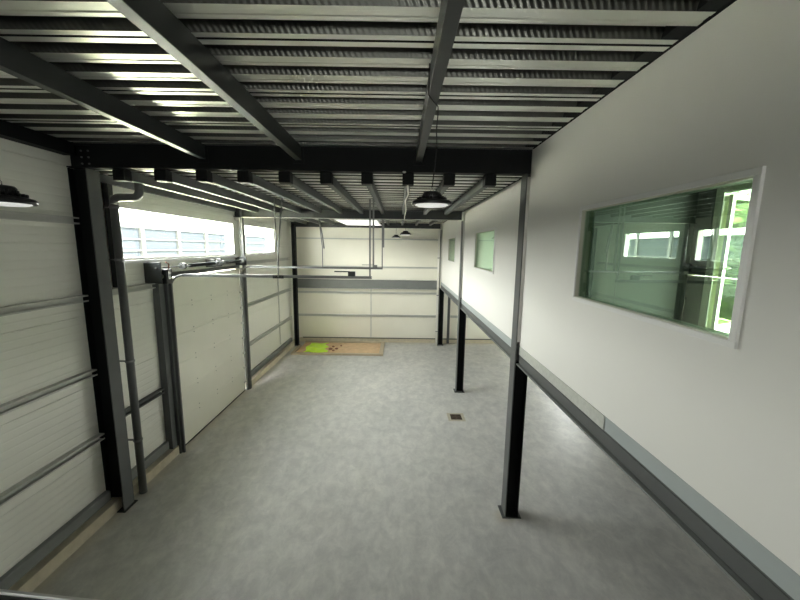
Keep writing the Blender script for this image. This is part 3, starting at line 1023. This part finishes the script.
# ------------------------------------------------------------------ floor items
t = empty('floor_drain', (1.41, 7.93, 0), 'small square brown floor drain grate between the two nearer columns', 'drain')
bm = bmesh.new()
cx, cy = 1.41, 7.93
for a in ((-.2, .2, -.2, -.13), (-.2, .2, .13, .2), (-.2, -.13, -.13, .13), (.13, .2, -.13, .13)): box(bm, cx + a[0], cx + a[1], cy + a[2], cy + a[3], 0, .004)
obj('rim', bm, M['drainrim'], t)
bm = bmesh.new()
box(bm, cx - .13, cx + .13, cy - .13, cy + .13, 0, .003)
obj('basin', bm, M['void'], t)
bm = bmesh.new()
for i in range(9):
    q = -.125 + i * .25 / 8
    wd = .012 if i == 4 else .004
    box(bm, cx + q - wd, cx + q + wd, cy - .13, cy + .13, .003, .008)
    box(bm, cx - .13, cx + .13, cy + q - wd, cy + q + wd, .003, .0075)
obj('grate', bm, M['drain'], t)

t = empty('timber_frame', (-2.3, 13.5, 0), 'low rectangular frame of pale timber boards on the floor in the far left corner', 'frame')
X0, X1, YA, YC = -4.0, -.56, 12.65, 14.45
for (a, b, c, d) in ((X0, X1, YA, YA + .12), (X0 + .1, X1, YC - .10, YC), (X1 - .16, X1, YA + .12, YC - .10), (X0, X0 + .1, YA + .12, 13.8)):
    bm = bmesh.new(); box(bm, a, b, c, d, 0, .07, .005); obj('board', bm, M['wood'], t)
bm = bmesh.new()
N, Mm = 60, 32
vs = []
for j in range(Mm + 1):
    row = []
    for i in range(N + 1):
        x = X0 + .102 + (X1 - .162 - X0 - .102) * i / N
        y = YA + .122 + (YC - .102 - YA - .122) * j / Mm
        z = .030 + .008 * math.sin(x * 5.1 + y * 3) * math.sin(y * 7.7) + .004 * random.random()
        if i in (0, N) or j in (0, Mm): z = .002
        row.append(bm.verts.new((x, y, z)))
    vs.append(row)
for j in range(Mm):
    for i in range(N):
        f = bm.faces.new((vs[j][i], vs[j][i + 1], vs[j + 1][i + 1], vs[j + 1][i])); f.smooth = True
o = obj('sand', bm, M['sand'])
tag(o, 'brown sand filling the timber frame in the far left corner', 'sand', None, 'stuff')
# crumpled lime sheet
bm = bmesh.new()
N, Mm = 26, 22
top = []
for j in range(Mm + 1):
    row = []
    for i in range(N + 1):
        u, v = i / N, j / Mm
        x0 = -3.58 + .05 * math.sin(v * 9) - .05 * (v)
        x1 = -2.72 - .22 * v + .07 * math.sin(v * 14)
        x = x0 + (x1 - x0) * u
        y = 12.85 + 1.3 * v + .05 * math.sin(u * 8)
        ed = min(u, 1 - u, v, 1 - v)
        z = .052 + .05 * min(1, ed * 6) * (.5 + .5 * math.sin(x * 11 + y * 4) * math.sin(y * 9 - x * 3)) + .008 * random.random()
        row.append(bm.verts.new((x, y, z)))
    top.append(row)
for j in range(Mm):
    for i in range(N):
        f = bm.faces.new((top[j][i], top[j][i + 1], top[j + 1][i + 1], top[j + 1][i])); f.smooth = True
ret = bmesh.ops.extrude_face_region(bm, geom=bm.faces[:])
for v in [g for g in ret['geom'] if isinstance(g, bmesh.types.BMVert)]: v.co.z -= .006
tag(obj('plastic_sheet', bm, M['lime']), 'crumpled lime green plastic sheet lying on the sand', 'sheet')
for k, (x, y, r, lab) in enumerate(((-2.62, 13.2, .06, 'reddish stone beside the lime sheet, largest'), (-2.48, 13.05, .045, 'reddish stone at the near edge of the small heap'),
                              (-2.40, 13.3, .05, 'reddish stone on the right of the small heap'), (-2.58, 13.6, .04, 'reddish stone at the far side of the small heap'),
                              (-2.3, 13.75, .035, 'small reddish stone lying apart towards the back wall'))):
    bm = bmesh.new()
    bmesh.ops.create_icosphere(bm, subdivisions=2, radius=r)
    for v in bm.verts: v.co = Vector((v.co.x * 1.3, v.co.y, v.co.z * .7)) * (1 + .25 * random.uniform(-1, 1)) + Vector((x, y, .036 + r * .85))
    tag(obj('stone', bm, M['rubble']), lab, 'stone', 'reddish rubble beside the lime sheet')

# handrail in front of the camera, at the lower left picture corner
t = empty('handrail', (-.9, .5, 2.5), 'dark handrail with a bright edge at the lower left picture corner', 'railing')
bm = bmesh.new(); prism(bm, [(-3.9, .819), (0, .466), (0, .39), (-3.9, .743)], 'z', 3.32, 3.397)
obj('rail', bm, M['lampblack'], t)
bm = bmesh.new(); prism(bm, [(-3.9, .8245), (0, .4715), (0, .467), (-3.9, .820)], 'z', 3.37, 3.402)
obj('edge_strip', bm, M['frame'], t)
for x in (-3.8, -2.5, -1.2, -.06):
    bm = bmesh.new(); yc = .43 - .0905 * x; box(bm, x - .02, x + .02, yc - .02, yc + .02, 2.50, 3.32); obj('post', bm, M['black'], t)
bm = bmesh.new(); box(bm, XW + .1, XR - .01, YN + .02, .86, 2.40, 2.50)
struct('trim_5', bm, M['officefloor'])

# ------------------------------------------------------------------ open glazed door of the office
t = empty('glazed_door', (4.97, 5.45, 2.67), 'cream framed glazed door standing open behind the big interior window', 'door')
A = Vector((4.97, 5.47, 0)); D = Vector((.93, .36, 0)).normalized(); N_ = Vector((-D.y, D.x, 0))
def slab(bm, s0, s1, z0, z1, th=.05):
    q = []
    for z in (z0, z1):
        for s, n in ((s0, 0), (s1, 0), (s1, th), (s0, th)):
            q.append(bm.verts.new(A + D * s - N_ * n + Vector((0, 0, z))))
    for idx in ((0, 1, 2, 3), (4, 5, 6, 7), (0, 1, 5, 4), (1, 2, 6, 5), (2, 3, 7, 6), (3, 0, 4, 7)): bm.faces.new([q[i] for i in idx])
bm = bmesh.new()
slab(bm, 0, .07, 2.68, 4.86); slab(bm, .93, 1.0, 2.68, 4.86); slab(bm, .07, .93, 4.79, 4.86); slab(bm, .07, .93, 2.68, 2.85)
df_ = obj('door_frame', bm, M['doorwhite'], t)
bm = bmesh.new(); slab(bm, .07, .93, 2.85, 4.79, .01); obj('pane', bm, M['solarglass'], t)
bm = bmesh.new()
p = A + D * .03 - N_ * .07 + Vector((0, 0, 3.75)); tube(bm, [p + N_ * .03, p, p + D * .12], .01, 8); obj('door_handle', bm, M['dark'], df_)
bm = bmesh.new(); box(bm, 4.93, 5.05, 5.52, 5.66, 2.66, 4.98); box(bm, 4.93, 5.05, 4.42, 5.52, 4.90, 4.98); box(bm, 4.93, 5.05, 4.40, 4.48, 2.66, 4.9)
struct('trim_6', bm, M['doorwhite'])

# ------------------------------------------------------------------ outdoors
bm = bmesh.new(); box(bm, -40, -4.6, -20, 45, -.25, -.05)
struct('ground_left', bm, M['asphalt'])
bm = bmesh.new(); box(bm, 6.65, 40, -20, 45, -.25, -.05)
struct('ground_right', bm, M['grass'])
t = empty('neighbouring_building', (-16, 12, 0), 'long pale blue grey building seen through the left windows', 'building')
bm = bmesh.new(); box(bm, -20, -15, -12, 40, 2.75, 4.95); obj('wall', bm, M['cladding'], t)
bm = bmesh.new(); box(bm, -20, -14.9, -12, 40, -.04, 2.745); obj('bounce_ground_floor', bm, M['frame'], t)  # unseen lower storey, added in white to bounce daylight onto the upper wall
bm = bmesh.new()
for z in (3.6, 4.25, 4.9): box(bm, -15.0, -14.93, -12, 40, z, z + .07)
obj('facade_rail', bm, M['cladwhite'], t)
for k in range(14):
    bm = bmesh.new(); box(bm, -15.0, -14.85, -10 + k * 3.4, -9.75 + k * 3.4, 2.75, 5.5); obj('facade_post', bm, M['cladwhite'], t)


def tree(x, y, h, r, lab):
    t = empty('leafy_tree', (x, y, 0), lab, 'tree', 'trees outside the office door')
    bm = bmesh.new(); tube(bm, [(x, y, -.04), (x + .05, y, h * .35), (x, y + .1, h * .6)], [.12, .09, .05], 8); obj('trunk', bm, M['bark'], t)
    bm = bmesh.new()
    for k in range(3500):
        a, b = random.uniform(0, 2 * PI), math.acos(random.uniform(-1, 1))
        rr = r * random.uniform(.35, 1.0)
        c = Vector((x + rr * math.cos(a) * math.sin(b), y + rr * math.sin(a) * math.sin(b), h * .55 + rr * 1.25 * math.cos(b)))
        u = Vector((random.uniform(-1, 1), random.uniform(-1, 1), random.uniform(-1, 1))).normalized()
        v = u.orthogonal().normalized()
        s = random.uniform(.14, .26)
        bm.faces.new([bm.verts.new(c + u * s), bm.verts.new(c + v * s * .5), bm.verts.new(c - u * s), bm.verts.new(c - v * s * .5)])
    obj('foliage', bm, M['leafgreen'], t)


tree(9.6, 10.0, 6.4, 2.2, 'fresh green tree outside the open office door, nearer one')
tree(13.4, 14.2, 8.0, 2.6, 'fresh green tree outside the open office door, farther one')

scn.cycles.use_denoising = True
scn.cycles.max_bounces = 12
scn.cycles.diffuse_bounces = 6
scn.cycles.transparent_max_bounces = 12
scn.cycles.sample_clamp_indirect = 8
scn.cycles.caustics_reflective = False
